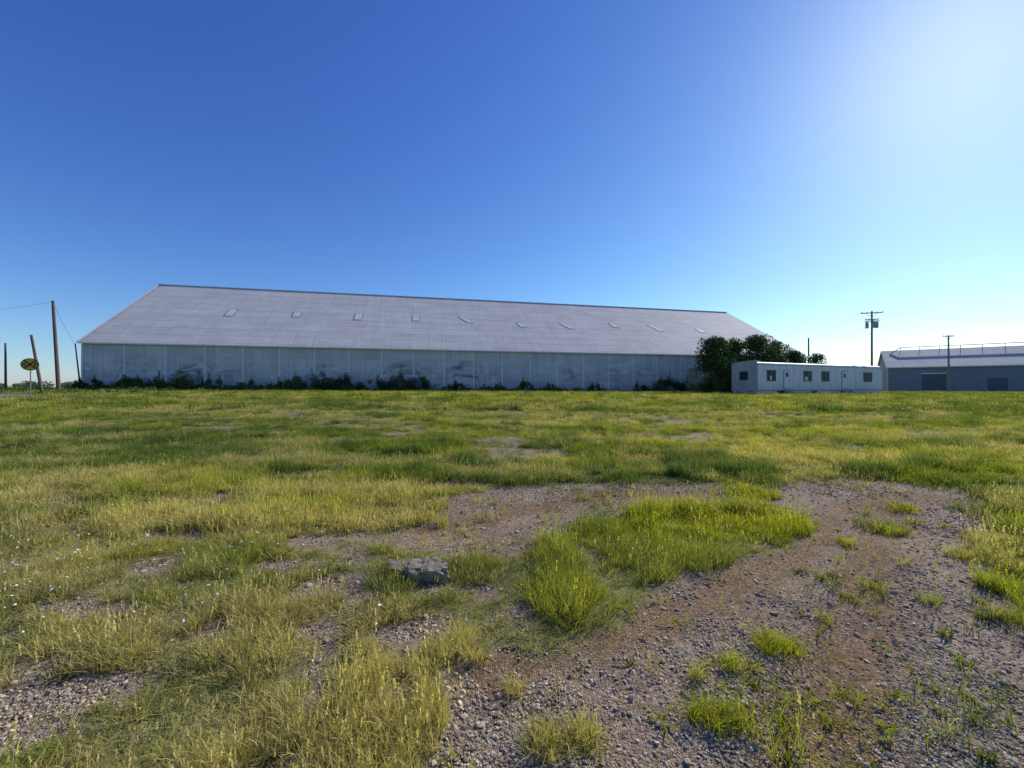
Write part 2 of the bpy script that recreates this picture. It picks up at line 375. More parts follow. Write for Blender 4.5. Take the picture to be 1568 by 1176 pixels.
# gravel stones
m,nt,o=newmat('gravel_stone')
t=N(nt,'ShaderNodeAttribute',attribute_name='tint');t.attribute_type='INSTANCER'
p=N(nt,'ShaderNodeBsdfDiffuse');L(nt,t.outputs['Vector'],p.inputs[0]);L(nt,p.outputs[0],o.inputs[0])
MS=m
pc=bpy.data.collections.new('gravel_stones_src')
import bmesh
for i in range(5):
    bm=bmesh.new();bmesh.ops.create_icosphere(bm,subdivisions=1,radius=1)
    for v in bm.verts:
        v.co*=random.uniform(.7,1.15);v.co.z*=.6;v.co.x*=1.2
    me=bpy.data.meshes.new('stone_%d'%i);bm.to_mesh(me);bm.free();me.materials.append(MS)
    ob=bpy.data.objects.new('stone_%d'%i,me);pc.objects.link(ob)
Nn=200000
Yr=1.15*(8/1.15)**rng.random(Nn);Xr=(rng.random(Nn)*2-1)*(1.34*Yr+.7)
g=grav(Xr,Yr);pt=fbm(Xr*1.6,Yr*1.6,91)
wd_=np.zeros(Nn)
for P_ in WHEEL: wd_=np.maximum(wd_,np.exp(-(polydist(Xr,Yr,P_)/.22)**2))
ok=(rng.random(Nn)<np.clip(g*1.1+.04,0,1)*(.3+.7*sstep(.4,.6,pt))*(1-.8*wd_))
Xr=Xr[ok];Yr=Yr[ok];n=len(Xr);print('stones',n)
sz=np.clip(rng.lognormal(math.log(.0055),.45,n),.003,.026)*(.8+.06*Yr)
br=.18+.33*rng.random(n)**1.3
br=np.where(rng.random(n)<.04,.66,br)
wv=rng.random(n)
C=np.stack([br*(1.08+.12*wv),br*(.92+.03*wv),br*(.73-.12*wv)],1)
scatter('gravel',np.stack([Xr,Yr,hgt(Xr,Yr)-.015*grav(Xr,Yr)+sz*.25],1),np.stack([rng.normal(0,.3,n),rng.normal(0,.3,n),rng.random(n)*6.28],1),
        np.stack([sz,sz,sz],1),rng.integers(0,5,n),C,pc)

# broken concrete lump sunk in the grass
def rock(x,y,sx,sy,sz_,rz,seed,lift=.12):
    bm=bmesh.new();bmesh.ops.create_cube(bm,size=1);bmesh.ops.subdivide_edges(bm,edges=bm.edges,cuts=9,use_grid_fill=True)
    for v in bm.verts:
        c=v.co
        f=1-.22*max(0,abs(c.x)+abs(c.y)+abs(c.z)-.95)
        nn=float(fbm(np.array([c.x*3+seed+c.z*2]),np.array([c.y*3-c.z*3]),seed)[0])-.5
        n3=float(fbm(np.array([c.x*9+seed+c.z*7]),np.array([c.y*9-c.z*9]),seed+5)[0])-.5
        c*=f*(1+.55*nn+.35*n3)
        c.x*=sx;c.y*=sy;c.z*=sz_
    me=bpy.data.meshes.new('rock');bm.to_mesh(me);bm.free()
    me.materials.append(MR);ob=bpy.data.objects.new('rock',me);COL.objects.link(ob)
    ob.location=(x,y,hz(x,y)+sz_*lift);ob.rotation_euler=(.15,.08,rz)
MR=simple('weathered_concrete',(.22,.18,.14),.9,var=.55,scale=14,bump=.8)
rock(-.70,3.33,.31,.20,.19,.2,3);rock(-.98,3.42,.18,.13,.11,-.3,8)

# ---------------------------------------------------------------- barn (long storage warehouse)
Lb=101.0;W=14.0;EZ=6.9;RZ=16.7;ang=math.atan2(.2227,.975)
barn=empty('storage_barn',(-48.6,45,0),ang)
m,nt,o=newmat('painted_sheet_wall')
tc=N(nt,'ShaderNodeTexCoord');ob_=tc.outputs['Object']
p=N(nt,'ShaderNodeBsdfPrincipled');p.inputs['Roughness'].default_value=.8;p.inputs['Specular IOR Level'].default_value=.1
v1=mapping(nt,ob_,(.09,.09,.35));st=noise(nt,v1,2.2,7,.65,1.0)
sx=N(nt,'ShaderNodeSeparateXYZ');L(nt,ob_,sx.inputs[0])
# arc-shaped scrape marks left by wind-blown branches: polar streaks around points along the base
wx_=math_(nt,'ADD',sx.outputs['X'],math_(nt,'MULTIPLY',noise(nt,mapping(nt,ob_,(.12,0,.10)),1.0,3),12.0))
xm=math_(nt,'SUBTRACT',math_(nt,'MODULO',wx_,7.4),3.7);cell=math_(nt,'FLOOR',math_(nt,'DIVIDE',wx_,7.4))
zz_=math_(nt,'SUBTRACT',sx.outputs['Z'],.9)
rad_=math_(nt,'SQRT',math_(nt,'ADD',math_(nt,'MULTIPLY',xm,xm),math_(nt,'MULTIPLY',zz_,zz_)))
th_=math_(nt,'ARCTAN2',zz_,xm)
pv=N(nt,'ShaderNodeCombineXYZ');L(nt,math_(nt,'MULTIPLY',rad_,2.0),pv.inputs[0]);L(nt,math_(nt,'MULTIPLY',th_,1.5),pv.inputs[1]);L(nt,math_(nt,'MULTIPLY',cell,3.7),pv.inputs[2])
arc=ramp(nt,noise(nt,pv.outputs[0],1.0,7,.68,.3),[(.45,(0,0,0)),(.60,(1,1,1))])
inr=N(nt,'ShaderNodeMapRange');inr.inputs[1].default_value=4.6;inr.inputs[2].default_value=3.4;L(nt,rad_,inr.inputs[0])
msk=noise(nt,mapping(nt,ob_,(.09,.1,.03),(3.3,0,0)),1.3,3,.5,.2)
mk2=ramp(nt,msk,[(.38,(0,0,0)),(.52,(1,1,1))])
mA=math_(nt,'MULTIPLY',math_(nt,'MULTIPLY',mk2.outputs[0],arc.outputs[0]),inr.outputs[0])
xf=N(nt,'ShaderNodeMapRange');xf.inputs[1].default_value=46;xf.inputs[2].default_value=54;xf.inputs[3].default_value=.92;xf.inputs[4].default_value=.5;L(nt,sx.outputs['X'],xf.inputs[0])
mB=math_(nt,'MULTIPLY',mA,xf.outputs[0])
zl=N(nt,'ShaderNodeMapRange');zl.inputs[1].default_value=3.8;zl.inputs[2].default_value=.9;L(nt,sx.outputs['Z'],zl.inputs[0])
low=math_(nt,'MULTIPLY',math_(nt,'MULTIPLY',zl.outputs[0],ramp(nt,noise(nt,mapping(nt,ob_,(.4,.4,.6)),1.2,6,.7),[(.35,(0,0,0)),(.65,(1,1,1))]).outputs[0]),.7)
mC=math_(nt,'MAXIMUM',mB,low)
base=ramp(nt,st,[(.3,(.50,.51,.495)),(.5,(.58,.59,.57)),(.7,(.66,.665,.64))])
br_=N(nt,'ShaderNodeTexBrick');br_.offset=0;br_.inputs['Color1'].default_value=(.90,.90,.90,1);br_.inputs['Color2'].default_value=(1.05,1.05,1.05,1);br_.inputs['Mortar'].default_value=(.68,.68,.68,1)
br_.inputs['Scale'].default_value=1;br_.inputs['Brick Width'].default_value=1.012;br_.inputs['Row Height'].default_value=1.75;br_.inputs['Mortar Size'].default_value=.018
cx=N(nt,'ShaderNodeCombineXYZ');L(nt,sx.outputs['X'],cx.inputs[0]);L(nt,sx.outputs['Z'],cx.inputs[1]);L(nt,cx.outputs[0],br_.inputs['Vector'])
c=mixc(nt,1,base.outputs[0],br_.outputs['Color'],'MULTIPLY')
streak=noise(nt,mapping(nt,ob_,(3.5,1,.12)),1.5,4,.6);c=mixc(nt,.6,c,ramp(nt,streak,[(.35,(.72,.72,.71)),(.65,(1.05,1.05,1.05))]).outputs[0],'MULTIPLY')
c=mixc(nt,mC,c,(.15,.15,.145))
L(nt,c,p.inputs['Base Color'])
L(nt,p.outputs[0],o.inputs[0]);MWALL=m
def roofmat(name,c0,c1,rowh=1.5,bw_=2.4):
    m,nt,o=newmat(name)
    tc=N(nt,'ShaderNodeTexCoord');ob_=tc.outputs['Object']
    p=N(nt,'ShaderNodeBsdfPrincipled');p.inputs['Roughness'].default_value=.75;p.inputs['Metallic'].default_value=0;p.inputs['Specular IOR Level'].default_value=.12
    def bricks(w_,h_,ms,d_,off):
        br=N(nt,'ShaderNodeTexBrick');br.offset=off;br.inputs['Scale'].default_value=1;br.inputs['Brick Width'].default_value=w_;br.inputs['Row Height'].default_value=h_
        br.inputs['Mortar Size'].default_value=ms;br.inputs['Mortar Smooth'].default_value=.4
        br.inputs['Color1'].default_value=(*c0,1);br.inputs['Color2'].default_value=(*c1,1);br.inputs['Mortar'].default_value=(c0[0]*d_,c0[1]*d_,c0[2]*d_,1);L(nt,ob_,br.inputs['Vector']);return br.outputs['Color']
    cA=bricks(bw_,rowh,.026,.55,.0);cB=bricks(400,rowh,.04,.55,0)
    c=mixc(nt,.45,cA,cB)
    n=noise(nt,mapping(nt,ob_,(.2,.45,.3)),1.2,7,.7)
    c=mixc(nt,.9,c,ramp(nt,n,[(.3,(.82,.81,.80)),(.7,(1.1,1.1,1.1))]).outputs[0],'MULTIPLY')
    sk=noise(nt,mapping(nt,ob_,(5,.15,.2)),1.2,4,.6);c=mixc(nt,.5,c,ramp(nt,sk,[(.35,(.82,.81,.80)),(.65,(1.08,1.08,1.08))]).outputs[0],'MULTIPLY')
    L(nt,c,p.inputs['Base Color'])
    wv=N(nt,'ShaderNodeTexWave',wave_type='BANDS',bands_direction='X');wv.inputs['Scale'].default_value=1.6;L(nt,ob_,wv.inputs['Vector'])
    b=N(nt,'ShaderNodeBump');b.inputs['Strength'].default_value=.25;b.inputs['Distance'].default_value=.02;L(nt,wv.outputs['Fac'],b.inputs['Height']);L(nt,b.outputs[0],p.inputs['Normal'])
    L(nt,p.outputs[0],o.inputs[0]);return m
MROOF=roofmat('corrugated_roof',(.60,.56,.52),(.66,.62,.575))
MTRIM=simple('white_trim',(.74,.74,.73),.6,var=.12)
MBAT=simple('batten_paint',(.68,.68,.66),.7,var=.12)
MCONC=simple('concrete_footing',(.38,.37,.34),.9,var=.3,scale=1.5)
MDARK=simple('dark_opening',(.03,.035,.04),.4,var=.2)
tan_=(RZ-EZ)/W
mb=MB();mb.v=[(0,0,.2),(Lb,0,.2),(Lb,0,EZ),(0,0,EZ),(0,2*W,.2),(Lb,2*W,.2),(Lb,2*W,EZ),(0,2*W,EZ),(0,W,RZ-.03)]
mb.f=[(0,1,2,3),(5,4,7,6),(4,0,3,8,7),(1,5,6,2)];mb.mi=[0]*4
mb.build('walls',[MWALL],barn)
oh=.35;IN=3.5
rv=[(-.25,-oh,EZ-oh*tan_+.05),(Lb+.4,-oh,EZ-oh*tan_+.05),(Lb-IN,W,RZ+.05),(-.25,W,RZ+.05),(Lb+.4,2*W+oh,EZ-oh*tan_+.05),(-.25,2*W+oh,EZ-oh*tan_+.05)]
ro=mk('roof',rv,[(0,1,2,3),(3,2,4,5),(1,4,2)],MROOF,barn)
sm=ro.modifiers.new('solid','SOLIDIFY');sm.thickness=.08;sm.offset=-1
mb=MB()
mb.box(-.2,Lb+.35,-oh-.05,-oh-.003,EZ-oh*tan_-.12,EZ-oh*tan_+.04)
mb.box(-.3,Lb-IN,W-.18,W+.18,RZ+.03,RZ+.10)
yy0,zz0,yy1,zz1=-oh,EZ-oh*tan_,W,RZ
b0=len(mb.v)
mb.v+=[(-.32,yy0,zz0+.0),(-.255,yy0,zz0+.0),(-.255,yy1,zz1),(-.32,yy1,zz1),(-.32,yy0,zz0+.13),(-.1,yy0,zz0+.13),(-.1,yy1,zz1+.13),(-.32,yy1,zz1+.13)]
for f in [(0,3,2,1),(4,5,6,7),(0,1,5,4),(3,0,4,7)]: mb.f.append(tuple(b0+i for i in f));mb.mi.append(0)
mb.build('trim',[MTRIM],barn)
mb=MB()
for i in range(26):
    x=min(i*4.04,Lb-.08);mb.box(x-.08,x+.08,-.045,-.003,.25,EZ-.36)
mb.build('wall_battens',[MBAT],barn)
mb=MB();mb.box(-.05,Lb+.05,-.09,-.048,0,1.42);mb.build('footing',[MCONC],barn)
MP1=simple('roof_patch_pale',(.68,.66,.62),.7,var=.1);MP2=simple('roof_patch_grey',(.20,.19,.19),.7,var=.2)
mb=MB()
rr=random.Random(3)
for i in range(10):
    x=11.5+8.2*i;y0=6.4+rr.uniform(-.6,.6);ln=1.7 if i%2==0 else 1.2;wd=1.0;sk=(.0 if i<4 else (-1.3 if i%2==0 else -.3))
    zf=lambda y:EZ+y*tan_+.075
    e=.09
    mb.quad((x-e,y0-e,zf(y0-e)),(x+wd+e,y0-e,zf(y0-e)),(x+wd+e+sk,y0+ln+e,zf(y0+ln+e)),(x-e+sk,y0+ln+e,zf(y0+ln+e)),1)
    mb.quad((x,y0,zf(y0)+.02),(x+wd,y0,zf(y0)+.02),(x+wd+sk,y0+ln,zf(y0+ln)+.02),(x+sk,y0+ln,zf(y0+ln)+.02),0)
mb.build('skylight_panels',[MP1,MP2],barn)

# ---------------------------------------------------------------- office trailer
tr_ang=math.atan2(.3835,.9237)
tr=empty('office_trailer',(27.1,44,0),tr_ang)
m,nt,o=newmat('trailer_siding')
tc=N(nt,'ShaderNodeTexCoord');p=N(nt,'ShaderNodeBsdfPrincipled');p.inputs['Roughness'].default_value=.5;p.inputs['Specular IOR Level'].default_value=.25
n=noise(nt,mapping(nt,tc.outputs['Object'],(1,1,.25)),1.5,6,.65)
cc=ramp(nt,n,[(.3,(.58,.575,.545)),(.7,(.80,.79,.755))])
bk=N(nt,'ShaderNodeTexBrick');bk.offset=0;bk.inputs['Scale'].default_value=1;bk.inputs['Brick Width'].default_value=1.22;bk.inputs['Row Height'].default_value=20;bk.inputs['Mortar Size'].default_value=.014
bk.inputs['Color1'].default_value=(1,1,1,1);bk.inputs['Color2'].default_value=(.93,.93,.93,1);bk.inputs['Mortar'].default_value=(.5,.5,.5,1)
sx=N(nt,'ShaderNodeSeparateXYZ');L(nt,tc.outputs['Object'],sx.inputs[0]);cx=N(nt,'ShaderNodeCombineXYZ');L(nt,sx.outputs['X'],cx.inputs[0]);L(nt,sx.outputs['Z'],cx.inputs[1]);L(nt,cx.outputs[0],bk.inputs['Vector'])
c=mixc(nt,1,cc.outputs[0],bk.outputs['Color'],'MULTIPLY')
zl=N(nt,'ShaderNodeMapRange');zl.inputs[1].default_value=2.3;zl.inputs[2].default_value=.8;zl.inputs[4].default_value=.45;L(nt,sx.outputs['Z'],zl.inputs[0])
c=mixc(nt,zl.outputs[0],c,(.33,.31,.27))
L(nt,c,p.inputs['Base Color'])
wv=N(nt,'ShaderNodeTexWave',wave_type='BANDS',bands_direction='X');wv.inputs['Scale'].default_value=3;L(nt,tc.outputs['Object'],wv.inputs['Vector'])
b=N(nt,'ShaderNodeBump');b.inputs['Strength'].default_value=.3;b.inputs['Distance'].default_value=.01;L(nt,wv.outputs['Fac'],b.inputs['Height']);L(nt,b.outputs[0],p.inputs['Normal']);L(nt,p.outputs[0],o.inputs[0]);MT=m
TL=24.2;TW=3.1
prof=[(0,1.25),(0,4.22),(.08,4.36),(.25,4.42),(TW/2,4.52),(TW-.25,4.42),(TW-.08,4.36),(TW,4.22),(TW,1.25)]
V=[];Fc=[]
for xq in (0,TL): V+=[(xq,a_,b_) for a_,b_ in prof]
q=len(prof)
for i in range(q): Fc.append((i,(i+1)%q,q+(i+1)%q,q+i))
Fc+= [tuple(range(q)),tuple(reversed(range(q,2*q)))]
bd=mk('body',V,Fc,MT,tr);bevel(bd,.06)
mb=MB();mb.box(.15,TL-.15,.08,.14,.45,1.248);mb.box(.09,.14,.15,TW-.1,.45,1.248);mb.box(TL-.14,TL-.09,.15,TW-.1,.45,1.248);mb.build('skirting',[MT],tr)
mb=MB()
for x in (3.4,9.6,16.9): mb.box(x,x+1.0,.06,.077,.6,1.2)
mb.build('skirting_vents',[MDARK],tr)
MTG=simple('trailer_rail',(.34,.34,.33),.6,var=.12)
mb=MB();mb.box(-.02,TL+.02,-.03,-.003,4.12,4.19);mb.box(-.02,TL+.02,-.025,-.003,1.22,1.29);mb.build('rails',[MTG],tr)
MGL=simple('window_glass',(.025,.03,.04),.35,var=.3,spec=.15)
MFR=simple('window_frame',(.22,.23,.24),.5,var=.1)
MDR=simple('door_paint',(.66,.66,.64),.5,var=.08)
mb=MB()
def win(x,w_=1.25,z0=2.35,z1=3.5,y=0):
    mb.box(x-w_/2-.07,x+w_/2+.07,y-.04,y-.003,z0-.07,z1+.07,1)
    mb.box(x-w_/2,x+w_/2,y-.055,y-.043,z0,z1,0)
    mb.box(x-.03,x+.03,y-.075,y-.058,z0,z1,1)
for x,w_ in ((2.3,1.4),(8.7,1.4),(12.1,1.4),(21.0,1.8)): win(x,w_)
mb.box(8.15,8.62,-.068,-.058,2.4,2.85,2);mb.box(2.0,2.25,-.068,-.058,2.4,2.9,2)
mb.box(-.04,-.003,1.05,2.15,2.35,3.45,1);mb.box(-.055,-.043,1.12,2.08,2.42,3.38,0)
mb.build('windows',[MGL,MFR,MDR],tr)
mb=MB()
for x in (4.9,15.9):
    mb.box(x-.55,x+.55,-.035,-.003,1.45,3.62,1);mb.box(x-.47,x+.47,-.06,-.038,1.5,3.55,0);mb.box(x-.2,x+.2,-.07,-.062,2.8,3.3,2)
    mb.box(x+.33,x+.40,-.11,-.062,2.4,2.46,1)
mb.build('doors',[MDR,MFR,MGL],tr)
mb=MB()
for x in (4.9,15.9):
    for s_ in range(3): mb.box(x-.6,x+.6,-.35-.3*s_,-.08-.3*s_,.5,1.35-.25*s_)
mb.build('steps',[simple('step_wood',(.3,.28,.25),.8)],tr)
mb=MB();mb.box(1.0,1.9,1.0,1.9,4.40,4.68);mb.box(13,13.9,1.0,1.9,4.40,4.66);mb.tube((7,1.2,4.4),(7,1.2,4.95),.06,.06);mb.build('roof_vents',[MFR],tr)
mb=MB();mb.tube((-1.3,TW/2,1.0),(0,.6,1.15),.06,.06);mb.tube((-1.3,TW/2,1.0),(0,TW-.6,1.15),.06,.06);mb.tube((-1.3,TW/2,1.05),(-1.3,TW/2,.5),.05,.05);mb.build('tow_hitch',[MFR],tr)

# ---------------------------------------------------------------- metal shed at right
shed=empty('metal_shed',(80.3,85,0),math.atan2(-.6,.8))
MW2=simple('blue_grey_sheet',(.17,.195,.23),.6,var=.12,scale=.8)
MR2=roofmat('shed_roof',(.48,.46,.42),(.56,.54,.49),1.3,3.0)
SL=46;SW=8;se=6.0;sr=9.9;st_=(sr-se)/SW
mb=MB();mb.v=[(0,0,.3),(SL,0,.3),(SL,0,se),(0,0,se),(0,2*SW,.3),(SL,2*SW,.3),(SL,2*SW,se),(0,2*SW,se),(0,SW,sr-.02),(SL,SW,sr-.02)]
mb.f=[(0,1,2,3),(5,4,7,6),(4,0,3,8,7),(1,5,6,9,2)];mb.mi=[0]*4;mb.build('walls',[MW2],shed)
r2=mk('roof',[(-.3,-.4,se-.4*st_+.03),(SL+.3,-.4,se-.4*st_+.03),(SL+.3,SW,sr+.03),(-.3,SW,sr+.03),(SL+.3,2*SW+.4,se-.4*st_+.03),(-.3,2*SW+.4,se-.4*st_+.03)],[(0,1,2,3),(3,2,4,5)],MR2,shed)
sm=r2.modifiers.new('solid','SOLIDIFY');sm.thickness=.08;sm.offset=-1
mb=MB();mb.box(-.3,SL+.3,-.46,-.403,se-.4*st_-.15,se-.4*st_+.06)
mb.box(5.0,8.6,-.04,-.003,4.35,4.5);mb.build('trim',[MTRIM],shed)
mb=MB();mb.box(5.1,8.5,-.05,-.003,.4,4.3,0);mb.box(14,16.5,-.05,-.003,.4,3.4,0);mb.build('sliding_doors',[simple('door_dark',(.07,.09,.12),.5,var=.2)],shed)
mb=MB()
for i in range(16): mb.box(i*3.05+.02,i*3.05+.10,-.03,-.003,.4,se-.25)
mb.build('wall_ribs',[simple('rib',(.21,.25,.28),.5)],shed)
mb=MB();mb.tube((3,SW,sr+.65),(SL,SW,sr+.65),.09,.09)
for i in range(15): mb.tube((3+i*3.05,SW,sr),(3+i*3.05,SW,sr+.65),.05,.05)
mb.tube((3,SW,sr+.65),(1,SW-2,sr-.9),.08,.08)
mb.build('ridge_conveyor_pipe',[MFR],shed)
mb=MB();mb.tube((-.6,-.5,.4),(-.6,-.5,se-.3),.07,.07);mb.build('downpipe',[MFR],shed)

# ---------------------------------------------------------------- poles, wires, sign
MPOLE=simple('pole_wood',(.13,.09,.06),.9,var=.35,scale=2)
MPG=simple('pole_grey_wood',(.22,.19,.155),.9,var=.3,scale=2)
MINS=simple('insulator',(.35,.36,.38),.3,var=.1)
MTX=simple('transformer_grey',(.30,.32,.34),.45,var=.1)
MWIRE=simple('wire',(.10,.10,.11),.5,var=.1)
def pole(name,base,top,r0,r1,mat,arms=(),tx=False):
    e=empty(name,(base[0],base[1],hz(base[0],base[1])-.3))
    o0=Vector(e.location);t=Vector(top)-o0
    mb=MB();mb.tube((0,0,0),tuple(t),r0,r1,12);mb.build('shaft',[mat],e,smooth=False)
    mb=MB();ax=Vector((.93,-.36,0))
    for dz,hl in arms:
        c=t-Vector((0,0,dz));a0=c-ax*hl+Vector((.12,.12,0));a1=c+ax*hl+Vector((.12,.12,0))
        mb.tube(a0,a1,.07,.07,6,0)
        mb.tube(c-Vector((0,0,.7)),c-ax*hl*.55,.025,.025,5,0);mb.tube(c-Vector((0,0,.7)),c+ax*hl*.55,.025,.025,5,0)
        for u in (-.95,-.45,.45,.95):
            q=c+ax*hl*u+Vector((.12,.12,0));mb.tube(q,q+Vector((0,0,.22)),.035,.05,6,1)
    if tx:
        for u in (-.62,.0,.62):
            q=t+ax*u*.95+Vector((-.1,-.35 if u==0 else -.1,-2.6));mb.tube(q,q+Vector((0,0,.95)),.2,.2,12,2);mb.tube(q+Vector((0,0,.95)),q+Vector((0,0,1.2)),.06,.04,6,1)
        mb.tube(t+Vector((-.9,.3,-1.5)),t+Vector((.9,-.3,-1.5)),.05,.05,6,0)
    if mb.v: mb.build('crossarms',[mat,MINS,MTX],e)
    return e
pole('utility_pole',(54.2,60),(54.3,60,13.1),.17,.11,MPG,[(.25,1.35),(1.25,.8)],True)
pole('utility_pole',(55.9,75),(55.9,75,10.9),.17,.12,MPOLE,[])
pole('utility_pole',(74.6,68),(74.6,68,10.5),.16,.10,MPG,[(.15,.7)])
pole('utility_pole',(-45.5,40),(-46.2,40,10.3),.17,.11,MPOLE)
pole('wooden_post',(-41.2,35),(-42.3,35,6.2),.12,.09,MPOLE)
pole('wooden_post',(-57.2,45),(-57.3,45,6.6),.11,.08,MPOLE)
pole('wooden_post',(-54.1,50),(-54.9,50,7.1),.09,.06,MPOLE)
def wires(name,segs,r=.016):
    mb=MB()
    for a_,b_,sag in segs:
        a_=Vector(a_);b_=Vector(b_);pr=None
        for i in range(15):
            t=i/14;q=a_.lerp(b_,t);q.z-=sag*4*t*(1-t)
            if pr is not None: mb.tube(pr,q,r,r,4,0,False)
            pr=q
    return mb.build(name,[MWIRE])
wires('power_lines',[((55.5,59.5,13.0),(120,50,11.5),1.6),((53.1,60.5,13.0),(120,51,11.8),1.9),((54.3,60,11.2),(74.6,68,10.3),.7),((74.6,68,10.3),(120,66,9.8),1.0),((53.1,60.5,12.9),(55.9,75,10.7),.5),((55.4,59.5,11.8),(55.9,75,10.2),.9),((54.2,60,9.8),(50.3,72,7.6),.4),((54.3,60,10.6),(62,60,1.0),0)],.012)
wires('telephone_wires',[((-46.2,40,10.2),(-90,43,8.2),1.0),((-46.2,40,10.2),(-54.9,50,7.0),.3)],.012)
# railroad advance warning sign
sg=empty('railroad_crossing_sign',(-32.7,27,hz(-32.7,27)))
rz=hz(-32.7,27)
mb=MB();mb.tube((0,.04,-.3),(0,.04,2.45-.0),.035,.03,8);mb.build('post',[MPG],sg)
mb=MB();zc=3.15-rz;n_=28
def sp(u,v,dep): return (u*.77+dep*.64,u*.64-dep*.77,zc+v)
b0=len(mb.v)
for dep in (0,.012):
    for i in range(n_):
        t=2*math.pi*i/n_;mb.v.append(sp(.42*math.cos(t),.42*math.sin(t),dep))
mb.f.append(tuple(b0+i for i in range(n_)));mb.mi.append(0);mb.f.append(tuple(b0+n_+i for i in range(n_)));mb.mi.append(0)
for i in range(n_): mb.f.append((b0+i,b0+(i+1)%n_,b0+n_+(i+1)%n_,b0+n_+i));mb.mi.append(0)
def bar(u0,v0,u1,v1,w_,dep=.016):
    d=Vector((u1-u0,v1-v0)).normalized();px,py=-d.y*w_,d.x*w_
    mb.quad(sp(u0+px,v0+py,dep),sp(u1+px,v1+py,dep),sp(u1-px,v1-py,dep),sp(u0-px,v0-py,dep),1)
bar(-.27,-.27,.27,.27,.04);bar(-.27,.27,.27,-.27,.04,.018)
for s_ in (-1,1):
    bar(s_*.26-.05,-.1,s_*.26-.05,.1,.018,.020);bar(s_*.26-.05,.09,s_*.26+.05,.09,.015,.022);bar(s_*.26-.05,.0,s_*.26+.05,.0,.015,.024);bar(s_*.26+.05,0,s_*.26+.05,.09,.015,.026);bar(s_*.26-.02,0,s_*.26+.06,-.1,.015,.028)
for i in range(n_):
    t=2*math.pi*i/n_;t2=2*math.pi*(i+1)/n_
    mb.quad(sp(.41*math.cos(t),.41*math.sin(t),.014),sp(.41*math.cos(t2),.41*math.sin(t2),.014),sp(.37*math.cos(t2),.37*math.sin(t2),.014),sp(.37*math.cos(t),.37*math.sin(t),.014),1)
mb.build('disc',[simple('sign_yellow',(.60,.38,.05),.5,var=.1),simple('sign_black',(.02,.02,.02),.5,var=.1)],sg)

# road at far left
V=[];Fc=[]
for i in range(30):
    x=-37-i*4.0
    for j in range(5):
        y=28.4+.3*(-x-37)+j*1.1;V.append((x,y,hz(x,y)+.03))
for i in range(29):
    for j in range(4): a0=i*5+j;Fc.append((a0,a0+1,a0+6,a0+5))
mk('road',V,Fc,simple('road_asphalt',(.22,.215,.21),.9,var=.2,scale=2))

# ---------------------------------------------------------------- foliage
def folmat(name,dark,light):
    m,nt,o=newmat(name)
    h=N(nt,'ShaderNodeAttribute',attribute_name='shade')
    r=ramp(nt,h.outputs['Fac'],[(0,dark),(1,light)])
    d=N(nt,'ShaderNodeBsdfDiffuse');tr_=N(nt,'ShaderNodeBsdfTranslucent');mx=N(nt,'ShaderNodeMixShader');mx.inputs[0].default_value=.25
    L(nt,r.outputs[0],d.inputs[0]);L(nt,r.outputs[0],tr_.inputs[0]);L(nt,d.outputs[0],mx.inputs[1]);L(nt,tr_.outputs[0],mx.inputs[2]);L(nt,mx.outputs[0],o.inputs[0]);return m
MF=folmat('foliage_dark',(.025,.048,.018),(.08,.13,.04))
MF2=folmat('foliage_weed',(.04,.075,.02),(.14,.20,.05))
MBK=simple('bark',(.09,.07,.05),.9,var=.3)
def leaves(name,clumps,n,ls,mat,parent=None,seed=1,coll=None,up=0):
    r=np.random.default_rng(seed);c=np.array(clumps)
    wgt=(c[:,3]*c[:,4]*c[:,5])**.67;wgt/=wgt.sum()
    ci=r.choice(len(c),n,p=wgt)
    d=r.normal(size=(n,3));d/=np.linalg.norm(d,axis=1)[:,None]
    rad=.35+.75*r.random(n)**.6
    pc_=c[ci,:3]+d*c[ci,3:6]*rad[:,None]
    a_=r.normal(size=(n,3));a_[:,2]+=up;a_/=np.linalg.norm(a_,axis=1)[:,None]
    b_=np.cross(a_,r.normal(size=(n,3)));b_/=np.linalg.norm(b_,axis=1)[:,None]
    s=ls*(.6+.8*r.random(n))[:,None]
    V=np.stack([pc_-a_*s,pc_+b_*s*.45,pc_+a_*s,pc_-b_*s*.45],1).reshape(-1,3)
    F_=np.arange(4*n).reshape(-1,4)
    ob=mk(name,V.tolist(),F_.tolist(),mat,parent,coll)
    cs=r.random(len(c))
    sh=np.clip(.15+.45*cs[ci]+.4*r.random(n),0,1)
    A=ob.data.attributes.new('shade','FLOAT','POINT');A.data.foreach_set('value',np.repeat(sh,4).astype(np.float32))
    return ob
def tree(name,x,y,h,rx,ry,n,ls,seed,lowz=.0,mat=None,conic=.3,nc=60):
    e=empty(name,(x,y,hz(x,y)));r=random.Random(seed)
    mb=MB();mb.tube((0,0,-.3),(.1,0,h*.45),.04*h*.6,.025*h*.6,9);mb.tube((.1,0,h*.45),(0,.1,h*.85),.02*h*.6,.01,8)
    cl=[]
    for i in range(nc):
        t=r.random();z=lowz+(h-lowz)*t
        prof=(math.sin(math.pi*min(1,.12+.88*t)**.8)**.55)*(1-conic*t)
        a_=r.uniform(0,6.28);q=r.uniform(.35,.95)*prof
        cx_,cy_=math.cos(a_)*rx*q,math.sin(a_)*ry*q
        s=r.uniform(.10,.2)*h*.8
        z=min(z,h-s*.8);z=max(z,s*.6+lowz*.5)
        cl.append((cx_,cy_,z,s,s,s*r.uniform(.7,1.2)))
        if i%4==0: mb.tube((.05,0,min(z*.6,h*.5)),(cx_,cy_,z),.012*h*.6,.008,5,0,False)
    mb.build('trunk',[MBK],e)
    leaves('crown',cl,n,ls,mat or MF,e,seed);return e
tree('juniper_tree',26.5,52,7.4,3.0,2.6,10000,.15,11,0,conic=.2)
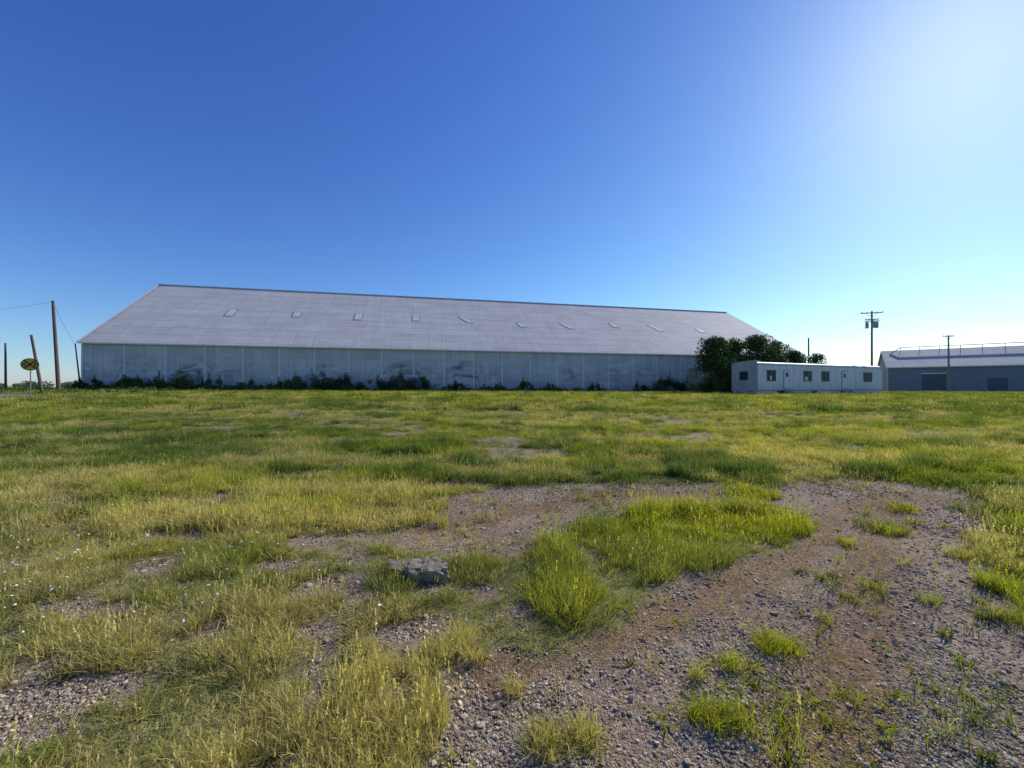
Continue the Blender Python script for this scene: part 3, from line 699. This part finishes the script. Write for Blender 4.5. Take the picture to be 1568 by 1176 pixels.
tree('juniper_tree',30.4,54,7.2,2.6,2.4,8000,.15,12,0,conic=.25)
tree('juniper_tree',34.0,55,8.3,3.2,2.5,9000,.15,13,0,conic=.25)
tree('juniper_tree',37.6,56.5,7.3,3.2,2.4,8000,.15,14,0,conic=.3)
tree('juniper_tree',41.4,58.5,6.2,2.8,2.2,5000,.15,15,0,conic=.35)
tree('deciduous_tree',54.6,71,7.0,1.9,1.9,4500,.15,16,2.5,mat=MF,conic=.1,nc=30)
rs=random.Random(5)
def wallshrub(s,h,wd,i):
    h*=1.55;wd*=1.4
    x=-48.6+.975*s+.2227*1.2;y=45+.2227*s-.975*1.2
    e=empty('shrub',(x,y,hz(x,y)));cl=[]
    mb=MB()
    for k_ in range(int(8+wd*4)):
        cx_=rs.uniform(-wd/2,wd/2);hh=h*(1-(abs(cx_)/(wd/2))**2*.6)*rs.uniform(.4,1.05)
        r_=rs.uniform(.12,.26)*h;cl.append((cx_,rs.uniform(-.4,.4),max(r_*.5,hh-r_*.7),r_,r_,r_))
        mb.tube((cx_*.5,0,-.1),(cx_,0,hh*.8),.025,.01,4,0,False)
        if k_%3==0: cl.append((cx_*.8,rs.uniform(-.3,.3),hh*1.2,.12,.12,.4))
    mb.build('stems',[MBK],e)
    leaves('foliage',cl,int(700+wd*450),.09,MF2 if rs.random()<.4 else MF,e,i+40)
for i,(s,h,wd) in enumerate([(1.5,.9,3),(5.0,1.0,3.5),(8.0,1.1,2.5),(10.4,1.9,1.8),(13.5,1.0,3),(17,.9,2.5),(20,.9,2.5),(22.2,1.3,1.8),(25.0,1.6,3.4),(28.3,1.4,3),(31.5,1.1,3),(34.7,1.5,2.4),(37,1.5,2.2),(42.0,.8,3),(47,.7,3),(51.5,1.1,1.6),(55,.6,3),(62,.7,2),(69.2,.8,2),(73.8,1.5,3.5),(77.5,1.2,3),(81,1.7,2.5),(84,2.0,3),(87,2.0,3)]): wallshrub(s,h,wd,i)
cl=[]
for i in range(360):
    s=rs.uniform(-1,60) if i<200 else rs.uniform(-1,99);q=rs.uniform(.3,2.0);x=-48.6+.975*s+.2227*q;y=45+.2227*s-.975*q;r_=rs.uniform(.2,.5);cl.append((x,y,hz(x,y)+r_*.7,r_*1.6,r_,r_))
for i in range(90):
    x=rs.uniform(-44,-28)-5;y=rs.uniform(34,44);r_=rs.uniform(.15,.4);cl.append((x,y,hz(x,y)+r_*.6,r_*1.6,r_,r_))
leaves('weeds',cl,23000,.10,MF2,None,77,up=.8)
cl=[]
for i in range(260):
    x=rs.uniform(-520,-150) if i<170 else rs.uniform(200,420);y=rs.uniform(240,330);r_=rs.uniform(1.5,4);cl.append((x,y,.7+r_*.6,r_*1.4,r_,r_*.8))
leaves('distant_tree_row',cl,26000,.8,folmat('foliage_distant',(.06,.09,.06),(.11,.15,.09)),None,78)
